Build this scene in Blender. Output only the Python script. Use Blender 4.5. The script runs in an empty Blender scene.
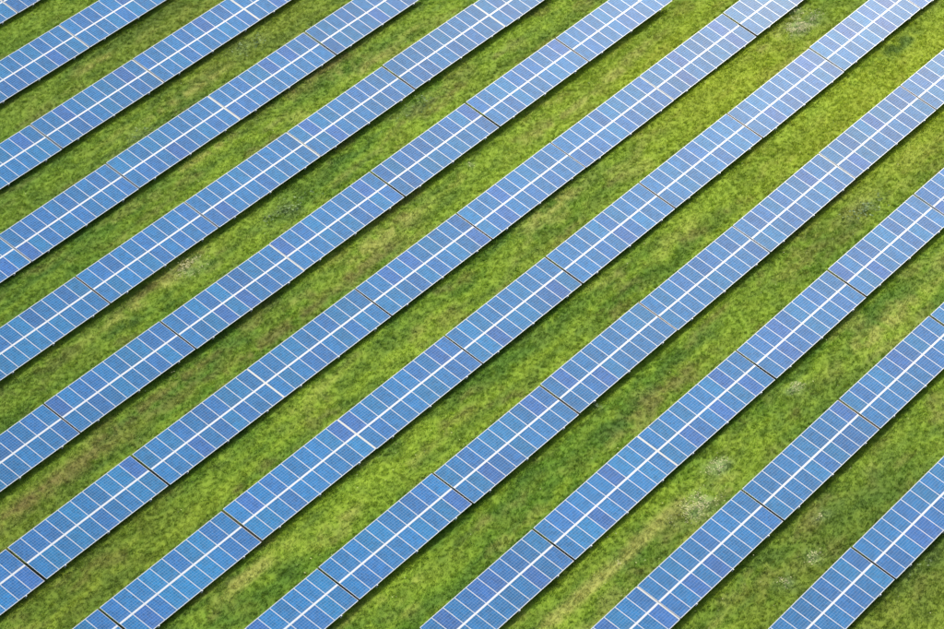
import bpy, math, random
import numpy as np
from mathutils import Matrix, Vector

scene = bpy.context.scene
R_ = math.radians

# ------------------------------------------------------------------ camera
CAMR = [[0.6035056200093273, -0.7965565745112746, -0.03575737993787703], [-0.47466751018319175, -0.3228724001795582, -0.8188065510111533], [0.6406806703761608, 0.5111272217414715, -0.5729548339975827]]          # rows: right, down, look
cam_d = bpy.data.cameras.new('camera')
cam = bpy.data.objects.new('camera', cam_d)
scene.collection.objects.link(cam)
scene.camera = cam
cam_d.sensor_width = 36.0
cam_d.sensor_fit = 'HORIZONTAL'
cam_d.lens = 3200.19 / 944.0 * 36.0
cam_d.clip_start = 1.0
cam_d.clip_end = 6000.0
H0 = 0.95                                   # height of the middle of a table above the grass
rt, dn, lk = [Vector(v) for v in CAMR]
m = Matrix((( rt[0], -dn[0], -lk[0]), (rt[1], -dn[1], -lk[1]), (rt[2], -dn[2], -lk[2]))).to_4x4()
CP = Vector([-117.79073645503479, -118.57461249989888, 125.64305829895761])
m.translation = CP + Vector((0, 0, H0))
cam.matrix_world = m

# ------------------------------------------------------------------ sky and sun
SUN_EL, SUN_AZ = 27.0, 14.0                # azimuth: counter-clockwise from +x (rows run along +x)
sdir = Vector((math.cos(R_(SUN_EL)) * math.cos(R_(SUN_AZ)), math.cos(R_(SUN_EL)) * math.sin(R_(SUN_AZ)), math.sin(R_(SUN_EL))))
world = bpy.data.worlds.new('World')
scene.world = world
world.use_nodes = True
wn = world.node_tree
wn.nodes.clear()
sky = wn.nodes.new('ShaderNodeTexSky')
sky.sky_type = 'NISHITA'
sky.sun_disc = False
sky.sun_elevation = R_(SUN_EL)
sky.sun_rotation = R_(90.0 - SUN_AZ)
sky.air_density = 1.0
sky.dust_density = 4.0
sky.altitude = 200
bg = wn.nodes.new('ShaderNodeBackground')
bg.inputs['Strength'].default_value = 0.15
wo = wn.nodes.new('ShaderNodeOutputWorld')
wn.links.new(sky.outputs[0], bg.inputs['Color'])
wn.links.new(bg.outputs[0], wo.inputs['Surface'])
sun_d = bpy.data.lights.new('sun', 'SUN')
sun_d.energy = 5.0
sun_d.angle = R_(7.0)
sun_d.color = (1.0, 0.95, 0.86)
sun = bpy.data.objects.new('sun', sun_d)
scene.collection.objects.link(sun)
sun.rotation_euler = sdir.to_track_quat('Z', 'Y').to_euler()
sun.location = (30, 0, 80)
scene.view_settings.view_transform = 'Standard'
scene.view_settings.look = 'None'
scene.view_settings.gamma = 1.0
scene.view_settings.use_curve_mapping = False
scene.view_settings.exposure = 1.05

C = scene.collection
THETA = -0.31778757286677617                              # tilt of the tables
CT, ST = math.cos(THETA), math.sin(THETA)
W = 3.36                                    # slope width of a table
NODES = {0: [[24.887, 51.314, -0.001], [36.405, 51.313, -0.001], [47.922, 51.314, -0.001]],
         1: [[24.036, 42.692, -0.018], [35.553, 42.691, -0.018], [47.07, 42.692, -0.018]],
         2: [[11.735, 34.122, -0.006], [23.25, 34.114, -0.012], [34.78, 34.152, -0.003], [46.327, 34.215, 0.02], [57.841, 34.202, 0.01]],
         3: [[-0.592, 25.532, -0.038], [10.926, 25.511, -0.045], [22.417, 25.602, -0.036], [33.926, 25.636, -0.039], [45.52, 25.689, -0.001], [57.031, 25.674, -0.015]],
         4: [[-1.394, 17.173, 0.071], [10.123, 17.171, 0.071], [21.616, 17.168, 0.06], [33.142, 17.172, 0.061], [44.697, 17.22, 0.085], [56.233, 17.183, 0.079], [67.745, 17.183, 0.075]],
         5: [[-13.634, 8.648, 0.079], [-2.115, 8.66, 0.086], [9.396, 8.614, 0.077], [20.888, 8.545, 0.057], [32.386, 8.56, 0.055], [43.942, 8.602, 0.077], [55.483, 8.617, 0.085], [66.997, 8.614, 0.079]],
         6: [[-25.943, 0.175, -0.084], [-14.428, 0.183, -0.085], [-2.824, 0.199, -0.056], [8.659, 0.177, -0.071], [20.128, 0.124, -0.09], [31.625, 0.086, -0.098], [43.146, 0.109, -0.085], [54.629, 0.101, -0.103], [66.179, 0.117, -0.084], [77.701, 0.122, -0.084]],
         7: [[-26.927, -8.474, -0.043], [-15.414, -8.476, -0.046], [-3.846, -8.451, -0.028], [7.667, -8.466, -0.034], [19.141, -8.476, -0.049], [30.679, -8.504, -0.046], [42.18, -8.479, -0.049], [53.716, -8.472, -0.046], [65.245, -8.417, -0.038], [76.801, -8.367, -0.015], [88.311, -8.386, -0.028]],
         8: [[-16.409, -17.137, 0.023], [-4.893, -17.135, 0.022], [6.631, -17.135, 0.024], [18.164, -17.162, 0.023], [29.68, -17.139, 0.028], [41.164, -17.185, 0.003], [52.714, -17.111, 0.03], [64.238, -17.125, 0.028], [75.753, -17.129, 0.026]],
         9: [[-5.773, -25.681, -0.023], [5.745, -25.69, -0.026], [17.275, -25.604, -0.008], [28.739, -25.66, -0.041], [40.31, -25.625, -0.014], [51.842, -25.63, -0.012], [63.356, -25.633, -0.016]],
         10: [[-6.722, -34.238, 0.039], [4.795, -34.234, 0.039], [16.313, -34.256, 0.035], [27.825, -34.252, 0.03], [39.416, -34.279, 0.053], [50.924, -34.274, 0.046]],
         11: [[3.915, -42.877, -0.013], [15.432, -42.878, -0.013], [26.95, -42.877, -0.013]]}
# gap kinds along every row: o open with its shade painted as a dark strip, g grey strip, b brown strip
GAPS = {0: 'ggg', 1: 'ggg', 2: 'ggggg', 3: 'gggggg', 4: 'gbggbgg', 5: 'googoobo', 6: 'ooogobogbg', 7: 'gobgobbbggb',
        8: 'goobbggbg', 9: 'gogobgg', 10: 'ggobbb', 11: 'bob'}
ORD = ['first', 'second', 'third', 'fourth', 'fifth', 'sixth', 'seventh', 'eighth', 'ninth', 'tenth', 'eleventh', 'twelfth']
rng = np.random.default_rng(7)
rnd = random.Random(11)


def to_px(P):
    d = Vector(P) - m.translation
    z = d.dot(lk)
    return 472 + 3200.19 * d.dot(rt) / z, 314.5 + 3200.19 * d.dot(dn) / z


def ground_at(u, v):                        # used once, to read off where the patches of weed lie
    d = (np.array(rt) * ((u - 472) / 3200.19) + np.array(dn) * ((v - 314.5) / 3200.19) + np.array(lk))
    c = np.array(m.translation)
    return (c + d * (-c[2] / d[2]))[:2]


# ------------------------------------------------------------------ noise
def vnoise(x, y, seed):
    xi = np.floor(x).astype(np.int64); yi = np.floor(y).astype(np.int64)
    fx = x - xi; fy = y - yi
    fx = fx * fx * (3 - 2 * fx); fy = fy * fy * (3 - 2 * fy)
    def h(a, b):
        n = (a * 374761393 + b * 668265263 + seed * 1442695041) & 0x7fffffff
        n = ((n ^ (n >> 13)) * 1274126177) & 0x7fffffff
        return ((n ^ (n >> 16)) & 0xffff) / 65535.0
    a = h(xi, yi); b = h(xi + 1, yi); c = h(xi, yi + 1); d = h(xi + 1, yi + 1)
    return (a * (1 - fx) + b * fx) * (1 - fy) + (c * (1 - fx) + d * fx) * fy


def fbm(x, y, seed, octv=4, gain=0.5):
    s = 0; a = 1; t = 0
    for i in range(octv):
        s = s + a * vnoise(x * 2 ** i + 17.3 * i, y * 2 ** i - 9.1 * i, seed + i); t += a; a *= gain
    return s / t


def sstep(a, b, x):
    t = np.clip((x - a) / (b - a), 0, 1)
    return t * t * (3 - 2 * t)


# ------------------------------------------------------------------ materials
def mat(name):
    mm = bpy.data.materials.new(name)
    mm.use_nodes = True
    return mm, mm.node_tree, mm.node_tree.nodes['Principled BSDF']


def metal(name, col, rough=0.45, metallic=0.0, var=0.12):
    mm, t, b = mat(name)
    n = t.nodes.new('ShaderNodeTexNoise'); n.inputs['Scale'].default_value = 3.0; n.inputs['Detail'].default_value = 4
    tc = t.nodes.new('ShaderNodeTexCoord'); t.links.new(tc.outputs['Object'], n.inputs['Vector'])
    r = t.nodes.new('ShaderNodeMapRange'); r.inputs['To Min'].default_value = 1 - var; r.inputs['To Max'].default_value = 1 + var
    t.links.new(n.outputs['Fac'], r.inputs['Value'])
    mx = t.nodes.new('ShaderNodeVectorMath'); mx.operation = 'SCALE'; mx.inputs[0].default_value = col
    t.links.new(r.outputs[0], mx.inputs['Scale'])
    t.links.new(mx.outputs[0], b.inputs['Base Color'])
    b.inputs['Roughness'].default_value = rough
    b.inputs['Metallic'].default_value = metallic
    if rough > 0.65: b.inputs['Specular IOR Level'].default_value = 0.05
    return mm


M_FRAME = metal('anodised_frame', (0.31, 0.335, 0.36), 0.42, 0.0, 0.06)
M_STRIP = metal('white_strip', (0.33, 0.35, 0.37), 0.5, 0.0, 0.04)
M_GALV = metal('galvanised_steel', (0.46, 0.47, 0.47), 0.5, 0.3)
M_GREY = metal('weathered_strip', (0.40, 0.39, 0.36), 0.7)
M_BROWN = metal('brown_strip', (0.17, 0.125, 0.085), 0.8)
M_GAP_SHADE = metal('gap_shade', (0.035, 0.035, 0.03), 0.8)  # near-black colour painted as the shade inside open gaps
M_BACK = metal('dark_backsheet', (0.55, 0.55, 0.55), 0.6)

MW, MH = 1.129, 1.654                       # one module


def cell_material():
    mm, t, b = mat('solar_cells')
    N, L = t.nodes, t.links
    def math_(op, a, bb=None, c=None):
        n = N.new('ShaderNodeMath'); n.operation = op
        for i, v in enumerate((a, bb, c)):
            if v is None: continue
            if isinstance(v, (int, float)): n.inputs[i].default_value = v
            else: L.new(v, n.inputs[i])
        return n.outputs[0]
    tc = N.new('ShaderNodeTexCoord'); sp = N.new('ShaderNodeSeparateXYZ'); L.new(tc.outputs['Object'], sp.inputs[0])
    cw, ch = (MW - 0.056) / 6, (MH - 0.085) / 9
    u = math_('DIVIDE', math_('ADD', sp.outputs['X'], 3 * cw), cw)
    v = math_('DIVIDE', math_('ADD', sp.outputs['Y'], 4.5 * ch), ch)
    fu, fv = math_('FRACT', u), math_('FRACT', v)
    du = math_('MULTIPLY', math_('MINIMUM', fu, math_('SUBTRACT', 1.0, fu)), cw)
    dv = math_('MULTIPLY', math_('MINIMUM', fv, math_('SUBTRACT', 1.0, fv)), ch)
    gap = math_('LESS_THAN', math_('MINIMUM', du, math_('MULTIPLY', dv, 0.75)), 0.0045)
    outx = math_('GREATER_THAN', math_('ABSOLUTE', sp.outputs['X']), 3 * cw)
    outy = math_('GREATER_THAN', math_('ABSOLUTE', sp.outputs['Y']), 4.5 * ch)
    white = math_('MAXIMUM', math_('MAXIMUM', outx, outy), gap)
    edge = math_('MAXIMUM', outx, outy)
    # two busbars along the long side of each cell
    bb_ = math_('ABSOLUTE', math_('SUBTRACT', math_('ABSOLUTE', math_('SUBTRACT', fu, 0.5)), 0.22))
    bus = math_('LESS_THAN', bb_, 0.012)
    # colour of each cell
    oi = N.new('ShaderNodeObjectInfo')
    cx = N.new('ShaderNodeCombineXYZ')
    L.new(math_('FLOOR', u), cx.inputs[0]); L.new(math_('FLOOR', v), cx.inputs[1]); L.new(math_('MULTIPLY', oi.outputs['Random'], 917.0), cx.inputs[2])
    wn_ = N.new('ShaderNodeTexWhiteNoise'); L.new(cx.outputs[0], wn_.inputs['Vector'])
    no = N.new('ShaderNodeTexNoise'); no.noise_dimensions = '4D'; no.inputs['Scale'].default_value = 2.2; no.inputs['Detail'].default_value = 5; no.inputs['Roughness'].default_value = 0.7
    L.new(tc.outputs['Object'], no.inputs['Vector']); L.new(math_('MULTIPLY', oi.outputs['Random'], 300.0), no.inputs['W'])
    k = math_('ADD', math_('MULTIPLY', wn_.outputs['Value'], 0.30), math_('MULTIPLY', no.outputs['Fac'], 0.55))
    k = math_('ADD', k, 0.575)
    cs = N.new('ShaderNodeVectorMath'); cs.operation = 'SCALE'; L.new(oi.outputs['Color'], cs.inputs[0]); L.new(k, cs.inputs['Scale'])
    m1 = N.new('ShaderNodeMix'); m1.data_type = 'RGBA'; L.new(math_('MULTIPLY', bus, 0.22), m1.inputs['Factor'])
    L.new(cs.outputs[0], m1.inputs['A']); m1.inputs['B'].default_value = (0.45, 0.5, 0.58, 1)
    m2 = N.new('ShaderNodeMix'); m2.data_type = 'RGBA'
    L.new(math_('ADD', math_('MULTIPLY', gap, 0.45), math_('MULTIPLY', edge, 0.9)), m2.inputs['Factor']); m2.clamp_factor = True
    L.new(m1.outputs['Result'], m2.inputs['A']); m2.inputs['B'].default_value = (0.36, 0.39, 0.42, 1)
    dn_ = N.new('ShaderNodeMapRange'); dn_.inputs['From Min'].default_value = -MH / 2 + 0.30; dn_.inputs['From Max'].default_value = -MH / 2 + 0.03
    L.new(sp.outputs['Y'], dn_.inputs['Value'])
    dk = math_('MULTIPLY', math_('ADD', math_('MULTIPLY', dn_.outputs[0], 0.18), 0.05), no.outputs['Fac'])
    m3 = N.new('ShaderNodeMix'); m3.data_type = 'RGBA'; L.new(dk, m3.inputs['Factor'])
    L.new(m2.outputs['Result'], m3.inputs['A']); m3.inputs['B'].default_value = (0.30, 0.28, 0.24, 1)
    L.new(m3.outputs['Result'], b.inputs['Base Color'])
    # dusty glass
    rr = N.new('ShaderNodeMapRange'); rr.inputs['To Min'].default_value = 0.26; rr.inputs['To Max'].default_value = 0.34
    L.new(no.outputs['Fac'], rr.inputs['Value']); L.new(rr.outputs[0], b.inputs['Roughness'])
    b.inputs['IOR'].default_value = 1.5
    b.inputs['Specular IOR Level'].default_value = 0.044      # anti-reflective glass
    return mm


M_CELL = cell_material()


# ------------------------------------------------------------------ mesh helpers
def boxes_mesh(name, boxes, mats, rot=None):
    """boxes: (x0,x1,y0,y1,z0,z1) joined into one mesh"""
    vs, fs = [], []
    for x0, x1, y0, y1, z0, z1 in boxes:
        k = len(vs)
        vs += [(x0, y0, z0), (x1, y0, z0), (x1, y1, z0), (x0, y1, z0), (x0, y0, z1), (x1, y0, z1), (x1, y1, z1), (x0, y1, z1)]
        fs += [(k, k + 3, k + 2, k + 1), (k + 4, k + 5, k + 6, k + 7), (k, k + 1, k + 5, k + 4), (k + 1, k + 2, k + 6, k + 5), (k + 2, k + 3, k + 7, k + 6), (k + 3, k, k + 4, k + 7)]
    me = bpy.data.meshes.new(name)
    me.from_pydata(vs, [], fs)
    for mm in mats: me.materials.append(mm)
    return me


def c_section(name, x0, x1, w, h, t, mm):
    """C profile running along x, open towards -y"""
    return boxes_mesh(name, [(x0, x1, w / 2 - t, w / 2, -h, 0), (x0, x1, -w / 2, w / 2 - t, -t, 0), (x0, x1, -w / 2, w / 2 - t, -h, -h + t)], [mm])


FW = 0.021
panel_me = boxes_mesh('solar_panel', [(-MW / 2 + 0.01, MW / 2 - 0.01, -MH / 2 + 0.01, MH / 2 - 0.01, -0.012, -0.003)], [M_CELL, M_BACK])
panel_me.polygons[0].material_index = 1
frame_me = boxes_mesh('frame', [(-MW / 2, MW / 2, -MH / 2, -MH / 2 + FW, -0.04, 0.0), (-MW / 2, MW / 2, MH / 2 - FW, MH / 2, -0.04, 0.0),
                                (-MW / 2, -MW / 2 + FW * 0.8, -MH / 2 + FW, MH / 2 - FW, -0.04, -0.0005), (MW / 2 - FW * 0.8, MW / 2, -MH / 2 + FW, MH / 2 - FW, -0.04, -0.0005)], [M_FRAME])
PITCHX = 1.1375
TL = 10 * PITCHX                            # table length
rail_me = c_section('rail', -TL / 2 + 0.02, TL / 2 - 0.02, 0.06, 0.07, 0.006, M_GALV)
strip_me = boxes_mesh('joint_strip', [(-TL / 2, TL / 2, -0.025, 0.025, -0.010, 0.004)], [M_STRIP])
# rafter runs along the slope (local y), I profile, and shows its end below the low edge
raf_me = boxes_mesh('rafter', [(-0.035, 0.035, -W / 2 - 0.05, W / 2 - 0.05, -0.006, 0), (-0.004, 0.004, -W / 2 - 0.05, W / 2 - 0.05, -0.094, -0.006), (-0.035, 0.035, -W / 2 - 0.05, W / 2 - 0.05, -0.10, -0.094)], [M_GALV])
cap_me = boxes_mesh('end_clamp', [(-0.04, 0.04, -W / 2 - 0.07, -W / 2 - 0.003, -0.045, 0.002), (-0.02, 0.02, -W / 2 - 0.07, -W / 2 - 0.052, -0.10, -0.045)], [M_FRAME])
post_me = {}


def post_mesh(h):
    key = round(h, 2)
    if key not in post_me:
        a = 0.05
        post_me[key] = boxes_mesh('post', [(-a, a, -a, -a + 0.006, -0.25, h), (-a, a, a - 0.006, a, -0.25, h), (-0.003, 0.003, -a + 0.006, a - 0.006, -0.25, h),
                                           (-a - 0.03, a + 0.03, a, a + 0.012, h - 0.16, h - 0.01)], [M_GALV])
    return post_me[key]


gap_fill_me = {'o': boxes_mesh('strip_or_gap_shade', [(-0.071, 0.071, -W / 2 + 0.02, W / 2 - 0.02, -0.075, -0.065)], [M_GAP_SHADE]),  # open gap: recessed dark strip stands in for its shade
            'g': boxes_mesh('strip_or_gap_shade', [(-0.071, 0.071, -W / 2 + 0.02, W / 2 - 0.02, -0.035, -0.025)], [M_GREY]),
            'b': boxes_mesh('strip_or_gap_shade', [(-0.071, 0.071, -W / 2 + 0.02, W / 2 - 0.02, -0.055, -0.045)], [M_BROWN])}


def add(name, me, parent, loc, rx=0.0):
    o = bpy.data.objects.new(name, me)
    C.objects.link(o)
    o.parent = parent
    o.location = loc
    o.rotation_euler = (rx, 0, 0)
    return o


def module_colour(px, py):
    """base colour of one module's cells"""
    r = rnd.random()
    if r < 0.08:   c = (0.008, 0.064, 0.196)       # violet-blue
    elif r < 0.30: c = (0.003, 0.068, 0.190)
    elif r < 0.50: c = (0.001, 0.084, 0.196)
    else:          c = (0.001, 0.076, 0.193)
    k = rnd.uniform(0.90, 1.12) * px * 1.16
    return tuple(x * k * 1.0 for x in c) + (1,)


TILT = -THETA                               # positive: far (high) edge up
n_tab = 0
for row in sorted(NODES):
    nodes = NODES[row]
    vis = []
    for i in range(len(nodes) - 1):
        a, b = Vector(nodes[i]), Vector(nodes[i + 1])
        # does this table show in the frame?
        ins = False
        for q in range(41):
            for s in (-1, 0, 1):
                P = a.lerp(b, q / 40) + Vector((0, -s * W / 2 * CT, H0 + s * W / 2 * ST))
                u, v = to_px(P)
                if -3 < u < 947 and -3 < v < 632: ins = True
        if ins: vis.append(i)
    for k, i in enumerate(vis):
        a, b = Vector(nodes[i]), Vector(nodes[i + 1])
        mid = (a + b) / 2
        d = (b - a)
        t = bpy.data.objects.new('solar_table', None)
        C.objects.link(t)
        t.empty_display_size = 0.5
        t.location = (mid.x, mid.y + rnd.uniform(-0.03, 0.03), 0)
        t.rotation_euler = (0, 0, math.atan2(d.y, d.x))
        base = H0 + mid.z + rnd.uniform(-0.022, 0.022)
        tilt = TILT + R_(rnd.uniform(-0.35, 0.35))
        t['category'] = 'solar panels'
        if len(vis) == 1: pos = 'only table showing'
        elif k == 0: pos = 'lower-left end table'
        elif k == len(vis) - 1: pos = 'upper-right end table'
        else: pos = ORD[k] + ' table from the lower left'
        t['label'] = 'solar table, %s, %s row counted from top-left corner' % (pos, ORD[row])
        t['group'] = 'solar tables standing in rows on the grass'
        batch = rnd.uniform(0.92, 1.08)
        ct, st = math.cos(tilt), math.sin(tilt)
        def S(x, y, z=0.0):                 # slope coordinates to table coordinates
            return (x, y * ct - z * st, base + y * st + z * ct)
        for side in (-1, 1):
            for c in range(10):
                x = (c - 4.5) * PITCHX
                o = add('solar_panel', panel_me, t, S(x, side * (0.026 + MH / 2), 0), tilt + R_(rnd.uniform(-0.12, 0.12)))
                o.color = module_colour(batch, 0)
                add('frame', frame_me, o, (0, 0, 0))
        add('joint_strip', strip_me, t, S(0, 0, 0), tilt)
        for y in (-1.25, -0.45, 0.45, 1.25):
            add('rail', rail_me, t, S(0, y, -0.043), tilt)
        for x in (-4.0, 0.0, 4.0):
            add('rafter', raf_me, t, S(x, 0, -0.116), tilt)
            add('end_clamp', cap_me, t, S(x, 0, 0), tilt)
            for y in (-1.15, 0.95):
                q = S(x, y, -0.22)
                add('post', post_mesh(q[2]), t, (q[0], q[1], 0))
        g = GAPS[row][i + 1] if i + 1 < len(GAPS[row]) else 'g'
        if g in gap_fill_me:
            cs = add('strip_or_gap_shade', gap_fill_me[g], t, S(TL / 2 + 0.073, 0, 0), tilt)
        n_tab += 1
print('tables', n_tab)


# ------------------------------------------------------------------ the grass
# patches where other plants grow: x, y (m), half length along the rows, half width, kind
PATCH = []
for (u, v, a, b, kind) in [(60, 60, 20, 12, 'D'), (0, 250, 12, 12, 'D'), (230, 20, 14, 8, 'O'), (900, 90, 20, 9, 'Y'), (700, 60, 12, 8, 'Y'), (900, 600, 12, 10, 'O'), (60, 560, 10, 8, 'O'), (20, 420, 10, 8, 'D'), (920, 520, 8, 6, 'D'),
    (803, 24, 1.7, 1.0, 'f'), (798, 28, 1.4, 0.7, 'f'), (795, 12, 0.6, 0.5, 'f'), (190, 267, 1.4, 0.8, 'f'), (697, 508, 1.5, 0.9, 'f'), (822, 516, 0.6, 0.4, 'f'),
    (815, 558, 0.7, 0.5, 'f'), (785, 583, 0.6, 0.5, 'f'), (716, 468, 0.9, 0.6, 'f'), (795, 388, 0.8, 0.5, 'f'), (723, 464, 0.6, 0.4, 'f'),
    (140, 150, 0.9, 0.5, 'f'), (472, 165, 0.3, 0.25, 'f'), (620, 565, 0.3, 0.3, 'f'),
    (286, 212, 2.2, 1.0, 'w'), (250, 45, 1.6, 0.8, 'w'), (415, 110, 2.0, 0.8, 'w'), (140, 135, 1.6, 0.7, 'w'), (640, 215, 1.0, 0.6, 'w'), (865, 210, 2.0, 0.9, 'w'),
    (860, 35, 1.2, 0.6, 'w'), (915, 555, 2.2, 1.0, 'w'), (600, 405, 0.7, 0.5, 'w'), (740, 250, 1.6, 0.7, 'w'),
    (318, 74, 3.5, 0.5, 'b'), (345, 70, 1.5, 0.6, 's'), (375, 60, 1.6, 0.5, 's'), (205, 155, 1.8, 0.5, 's'), (190, 92, 2.5, 0.5, 's'), (100, 60, 1.2, 0.4, 's'),
    (165, 278, 3.0, 0.6, 'b'), (145, 300, 2.5, 0.5, 's'), (410, 195, 1.6, 0.7, 'b'), (385, 235, 2.5, 0.9, 's'), (370, 262, 2.5, 0.6, 'b'), (275, 335, 3.5, 0.7, 'b'),
    (160, 395, 4.0, 0.6, 'b'), (60, 480, 4.0, 0.9, 'b'), (20, 505, 2.0, 0.6, 'b'), (560, 118, 2.5, 0.5, 's'), (615, 75, 1.5, 0.5, 's'), (640, 50, 2.0, 0.4, 's'),
    (555, 205, 2.0, 0.8, 's'), (765, 45, 1.2, 0.6, 's'), (800, 60, 2.0, 0.6, 's'), (840, 190, 2.0, 0.8, 'b'), (880, 330, 3.0, 0.8, 's'), (660, 395, 3.0, 0.8, 'b'),
    (600, 580, 3.5, 0.5, 's'), (565, 610, 3.0, 0.5, 's'), (640, 540, 3.0, 0.6, 's'), (335, 525, 1.2, 0.5, 's'), (250, 575, 2.0, 0.6, 's'), (735, 365, 2.0, 0.8, 's'),
    (420, 350, 4.0, 1.2, 'l'), (330, 400, 3.0, 1.0, 'l'), (860, 70, 4.0, 1.2, 'l'), (800, 120, 4.0, 1.0, 'l'), (700, 200, 3.0, 1.0, 'l'), (660, 300, 3.0, 1.0, 'l'),
    (880, 580, 2.5, 1.0, 'd'), (620, 425, 1.0, 0.5, 'd'), (900, 45, 2.5, 0.7, 'd'), (240, 430, 2.0, 0.7, 'd'), (120, 330, 2.5, 0.6, 'd'), (560, 50, 2.0, 0.5, 'd')]:
    g = ground_at(u, v)
    PATCH.append((g[0], g[1], a * 1.7, b * 0.75, kind) if kind in 'bs' else (g[0], g[1], a, b, kind))


def warp(x, y):
    return x + 2.2 * (fbm(x * 0.35, y * 0.35, 91, 3) - 0.5), y + 1.8 * (fbm(x * 0.35, y * 0.35, 47, 3) - 0.5)


def grass_colour(x, y):
    """base colour of the plants at a place"""
    n = len(x)
    wx, wy = warp(x, y)
    a = fbm(wx * 0.09, wy * 0.30, 3, 4)             # long streaks along the rows
    b = fbm(wx * 0.45, wy * 0.9, 21, 4)             # tussocks
    d = fbm(wx * 0.05, wy * 0.05, 33, 2)
    f = fbm(wx * 1.1, wy * 3.4, 61, 4)
    lush = np.array([0.092, 0.170, 0.010]); lime = np.array([0.215, 0.280, 0.018]); dark = np.array([0.048, 0.098, 0.012])
    straw = np.array([0.320, 0.290, 0.060]); brown = np.array([0.170, 0.120, 0.035]); olive = np.array([0.140, 0.170, 0.016])
    pale = np.array([0.24, 0.29, 0.11])
    c = lush[None] * np.ones((n, 1))
    def mix(c, col, k): return c * (1 - k[:, None]) + col[None] * k[:, None]
    g = fbm(wx * 0.10, wy * 1.7, 131, 3)            # mown streaks
    c = mix(c, lime, sstep(0.34, 0.60, a) * 0.75)
    c = mix(c, olive, sstep(0.50, 0.68, b) * 0.5)
    c = mix(c, dark, sstep(0.48, 0.28, b) * 0.5)
    c = mix(c, lime, sstep(0.50, 0.68, g) * 0.65)
    c = mix(c, dark, sstep(0.48, 0.30, g) * 0.45)
    c = mix(c, straw, sstep(0.62, 0.76, fbm(wx * 0.22, wy * 0.9, 77, 4)) * 0.4)
    c = mix(c, brown, sstep(0.62, 0.76, fbm(wx * 0.30, wy * 1.0, 55, 4)) * 0.45)
    c = mix(c, lime, sstep(0.55, 0.75, f) * 0.25)
    c = mix(c, dark, sstep(0.42, 0.25, f) * 0.30)
    for (px, py, ra, rb, kind) in PATCH:
        e = ((x - px) / ra) ** 2 + ((y - py) / rb) ** 2
        k = np.exp(-e) * (0.8 if kind in 'DYO' else sstep(0.30, 0.55, fbm(x * 1.3 + px, y * 1.3 + py, 5, 3)))
        col, amt = {'f': (pale, 0.5), 's': (straw, 0.7), 'b': (brown, 0.6), 'd': (dark, 0.8), 'w': (pale * 0.55, 0.35), 'l': (lime, 0.7),
                    'D': (dark, 0.36), 'Y': (np.array([0.27, 0.29, 0.010]), 0.55), 'O': (np.array([0.135, 0.125, 0.016]), 0.38)}[kind]
        c = mix(c, col, np.clip(k * 1.5, 0, 1) * amt)
    return c * np.array([0.95, 1.07, 1.25])[None]


def grass_height(x, y):
    return 0.70 + 0.5 * fbm(x * 0.8, y * 0.8, 12, 3)


def bumps(x, y):
    return 0.10 * (fbm(x * 0.12, y * 0.12, 8, 3) - 0.5) + 0.10 * (fbm(x * 0.9, y * 0.9, 14, 3) - 0.5) * sstep(0.0, 1.0, 1.0 + 0 * x)


def col_mat(name, rough, sss=False):
    mm, t, b = mat(name)
    at = t.nodes.new('ShaderNodeAttribute'); at.attribute_name = 'plant_colour'
    t.links.new(at.outputs['Color'], b.inputs['Base Color'])
    b.inputs['Roughness'].default_value = rough
    b.inputs['Specular IOR Level'].default_value = 0.06
    if sss:
        tr = t.nodes.new('ShaderNodeBsdfTranslucent'); t.links.new(at.outputs['Color'], tr.inputs['Color'])
        mx = t.nodes.new('ShaderNodeMixShader'); mx.inputs[0].default_value = 0.38
        out = t.nodes['Material Output']
        t.links.new(b.outputs[0], mx.inputs[1]); t.links.new(tr.outputs[0], mx.inputs[2]); t.links.new(mx.outputs[0], out.inputs['Surface'])
    return mm


M_SOIL = col_mat('meadow_ground', 0.9)
M_GRASS = col_mat('grass_blades', 0.6, True)


def np_mesh(name, V, F, colour, mm, smooth=False):
    me = bpy.data.meshes.new(name)
    nf, k = F.shape
    me.vertices.add(len(V)); me.vertices.foreach_set('co', V.astype(np.float32).ravel())
    me.loops.add(nf * k); me.loops.foreach_set('vertex_index', F.astype(np.int32).ravel())
    me.polygons.add(nf)
    me.polygons.foreach_set('loop_start', np.arange(0, nf * k, k, dtype=np.int32))
    if smooth: me.polygons.foreach_set('use_smooth', np.ones(nf, dtype=bool))
    me.update(calc_edges=True)
    at = me.color_attributes.new('plant_colour', 'FLOAT_COLOR', 'POINT')
    cc = np.ones((len(V), 4), np.float32); cc[:, :3] = colour
    at.data.foreach_set('color', cc.ravel())
    me.materials.append(mm)
    o = bpy.data.objects.new(name, me)
    C.objects.link(o)
    return o


# ground: one sheet, fine in the middle and coarse out to the horizon
def axis(lo, hi, step, far):
    inner = np.arange(lo, hi + step / 2, step)
    out = []; s = step; x = 0
    while x < far:
        s *= 1.35; x += s; out.append(x)
    out = np.array(out)
    return np.concatenate([(lo - out)[::-1], inner, hi + out])


gx = axis(-40, 110, 0.5, 2500); gy = axis(-75, 80, 0.5, 2500)
X, Y = np.meshgrid(gx, gy)
xf, yf = X.ravel(), Y.ravel()
near = (np.abs(xf - 35) < 75) & (np.abs(yf) < 78)
Z = np.where(near, bumps(xf, yf), 0.0)
nx, ny = len(gx), len(gy)
idx = np.arange(nx * ny).reshape(ny, nx)
F = np.stack([idx[:-1, :-1], idx[:-1, 1:], idx[1:, 1:], idx[1:, :-1]], -1).reshape(-1, 4)
GB = 1.0
ground = np_mesh('ground', np.stack([xf, yf, Z], 1), F, grass_colour(xf, yf) * 0.8, M_SOIL, True)
ground['kind'] = 'structure'

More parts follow.
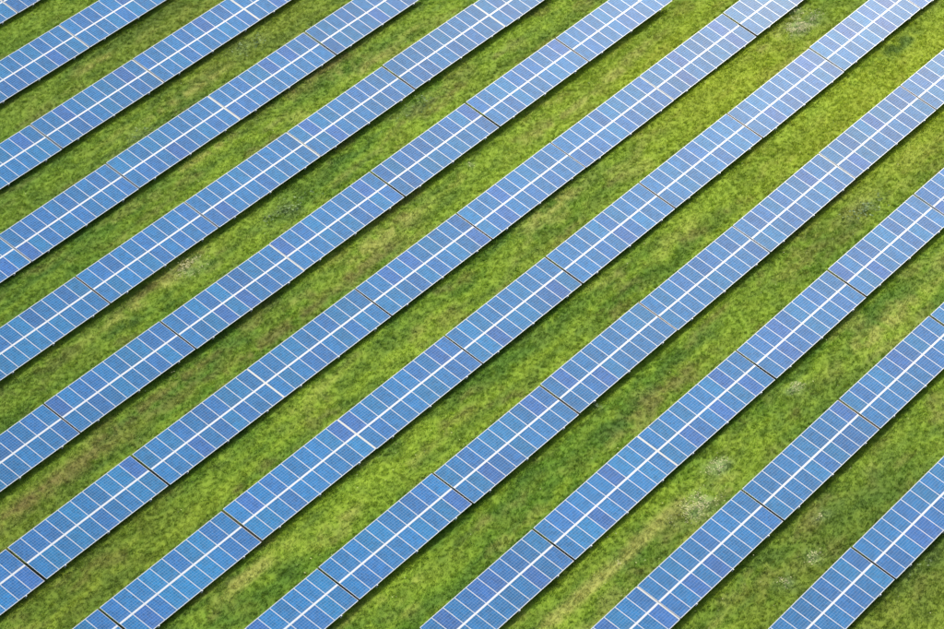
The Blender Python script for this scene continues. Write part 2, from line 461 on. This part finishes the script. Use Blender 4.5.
# blades
FOOT = np.array([ground_at(-30, -30), ground_at(974, -30), ground_at(974, 660), ground_at(-30, 660)])
c0 = FOOT.mean(0)
FOOT = c0 + (FOOT - c0) * 1.03
lo, hi = FOOT.min(0), FOOT.max(0)


def inside(x, y):
    k = np.ones(len(x), bool)
    s = None
    for i in range(4):
        a, b = FOOT[i], FOOT[(i + 1) % 4]
        cr = (b[0] - a[0]) * (y - a[1]) - (b[1] - a[1]) * (x - a[0])
        k &= (cr < 0)
    return k


def blades(cx, cy, ln, wd, col, lean_k=0.75):
    n = len(cx)
    az = rng.uniform(0, 2 * np.pi, n)
    lean = rng.uniform(0.15, 1.0, n) * lean_k
    up = ln * np.cos(lean); side = ln * np.sin(lean)
    dx, dy = np.cos(az), np.sin(az)
    wa = az + np.pi / 2 + rng.uniform(-0.6, 0.6, n)
    wx, wy = np.cos(wa) * wd / 2, np.sin(wa) * wd / 2
    z0 = bumps(cx, cy) - 0.01
    V = np.stack([cx - wx, cy - wy, z0, cx + wx, cy + wy, z0, cx + dx * side, cy + dy * side, z0 + up], 1).reshape(-1, 3)
    return V, np.arange(n * 3).reshape(-1, 3), np.repeat(col, 3, 0)


NT = 480000                                 # tussock centres in the bounding box
tx = rng.uniform(lo[0], hi[0], NT); ty = rng.uniform(lo[1], hi[1], NT)
ROWY = np.array([NODES[r][0][1] for r in sorted(NODES)])
rel = np.min(np.abs(ty[:, None] - (ROWY[None] + 0.35)), 1)
k = inside(tx, ty) & ((rel > 0.95) | (rng.random(NT) < 0.4)); tx, ty = tx[k], ty[k]
size = grass_height(tx, ty) * rng.uniform(0.7, 1.3, len(tx))
drip = np.min(np.abs(ty[:, None] - (ROWY[None] - 1.85)), 1)
size *= 1 + 0.9 * np.exp(-(drip / 0.35) ** 2) * fbm(tx * 1.1, ty * 1.1, 40, 2)     # unmown fringe along the low edge
tcol = grass_colour(tx, ty) * rng.uniform(0.90, 1.11, (len(tx), 1)) * (1 + 0.04 * rng.normal(size=(len(tx), 3)))
NB = 11
bx = np.repeat(tx, NB) + rng.normal(0, 0.07, len(tx) * NB)
by = np.repeat(ty, NB) + rng.normal(0, 0.07, len(tx) * NB)
sz = np.repeat(size, NB)
bc = np.clip(np.repeat(tcol, NB, 0) * rng.uniform(0.82, 1.2, (len(bx), 1)), 0.005, 0.6)
V, T, cc = blades(bx, by, 0.12 * sz * rng.uniform(0.6, 1.3, len(bx)), rng.uniform(0.016, 0.038, len(bx)), bc, 1.2)
grass = np_mesh('grass', V, T, cc, M_GRASS)
grass['kind'] = 'stuff'
grass['label'] = 'short mottled green and yellow meadow grass between the panel rows'
grass['category'] = 'grass'
print('blades', len(bx))

# broad-leaved weeds and pale flowers in loose patches
fx, fy, wx_, wy_ = [], [], [], []
for (px, py, ra, rb, kind) in PATCH:
    n = int({'f': 480 if ra > 1.3 else 260, 'w': 60}.get(kind, 0) * ra * rb)
    if not n: continue
    x = px + rng.normal(0, ra * 0.55, n); y = py + rng.normal(0, rb * 0.55, n)
    keep = fbm(x * 1.7, y * 1.7, 71, 3) > (0.46 if kind == 'f' else 0.5)
    if kind == 'f': fx.append(x[keep]); fy.append(y[keep])
    else: wx_.append(x[keep]); wy_.append(y[keep])
x = rng.uniform(lo[0], hi[0], 2600); y = rng.uniform(lo[1], hi[1], 2600)
kk = inside(x, y) & (fbm(x * 0.3, y * 0.3, 88, 3) > 0.55)
fx.append(x[kk]); fy.append(y[kk])
fx, fy = np.concatenate(fx), np.concatenate(fy)


def rosettes(cx, cy, r, h, col, petals=6):
    """small flower heads or leaf rosettes: petals round a centre, on a height h"""
    n = len(cx)
    ph = rng.uniform(0, 6.28, n)
    z = bumps(cx, cy) + h
    V = [np.stack([cx, cy, z], 1)]
    tilt = rng.normal(0, 0.25, (n, 2))
    for i in range(petals * 2):
        a = ph + i * np.pi / petals
        rr = r * (1.0 if i % 2 == 0 else 0.55)
        ox, oy = np.cos(a) * rr, np.sin(a) * rr
        V.append(np.stack([cx + ox, cy + oy, z + ox * tilt[:, 0] + oy * tilt[:, 1] + 0.15 * r], 1))
    k = petals * 2 + 1
    V = np.stack(V, 1).reshape(-1, 3)
    b = np.arange(n) * k
    T = np.concatenate([np.stack([b, b + 1 + i, b + 1 + (i + 1) % (petals * 2)], 1) for i in range(petals * 2)])
    return V, T, np.repeat(col, k, 0)


hh = 0.10 + 0.12 * rng.random(len(fx))
fc = np.array([[0.52, 0.49, 0.27]]) * rng.uniform(0.7, 1.15, (len(fx), 1))
V, T, cc = rosettes(fx, fy, rng.uniform(0.022, 0.055, len(fx)), hh, fc)
fl = np_mesh('wildflowers', V, T, cc, M_GRASS)
fl['kind'] = 'stuff'; fl['label'] = 'pale cream wildflowers in loose patches among the grass'; fl['category'] = 'flowers'
if wx_:
    wx_, wy_ = np.concatenate(wx_), np.concatenate(wy_)
    wc = np.array([[0.13, 0.19, 0.075]]) * rng.uniform(0.6, 1.4, (len(wx_), 1))
    V, T, cc = rosettes(wx_, wy_, rng.uniform(0.05, 0.12, len(wx_)), 0.08 + 0.14 * rng.random(len(wx_)), wc, 5)
    wd = np_mesh('weeds', V, T, cc, M_GRASS)
    wd['kind'] = 'stuff'; wd['label'] = 'grey-green broad-leaved weeds growing among the grass'; wd['category'] = 'weeds'
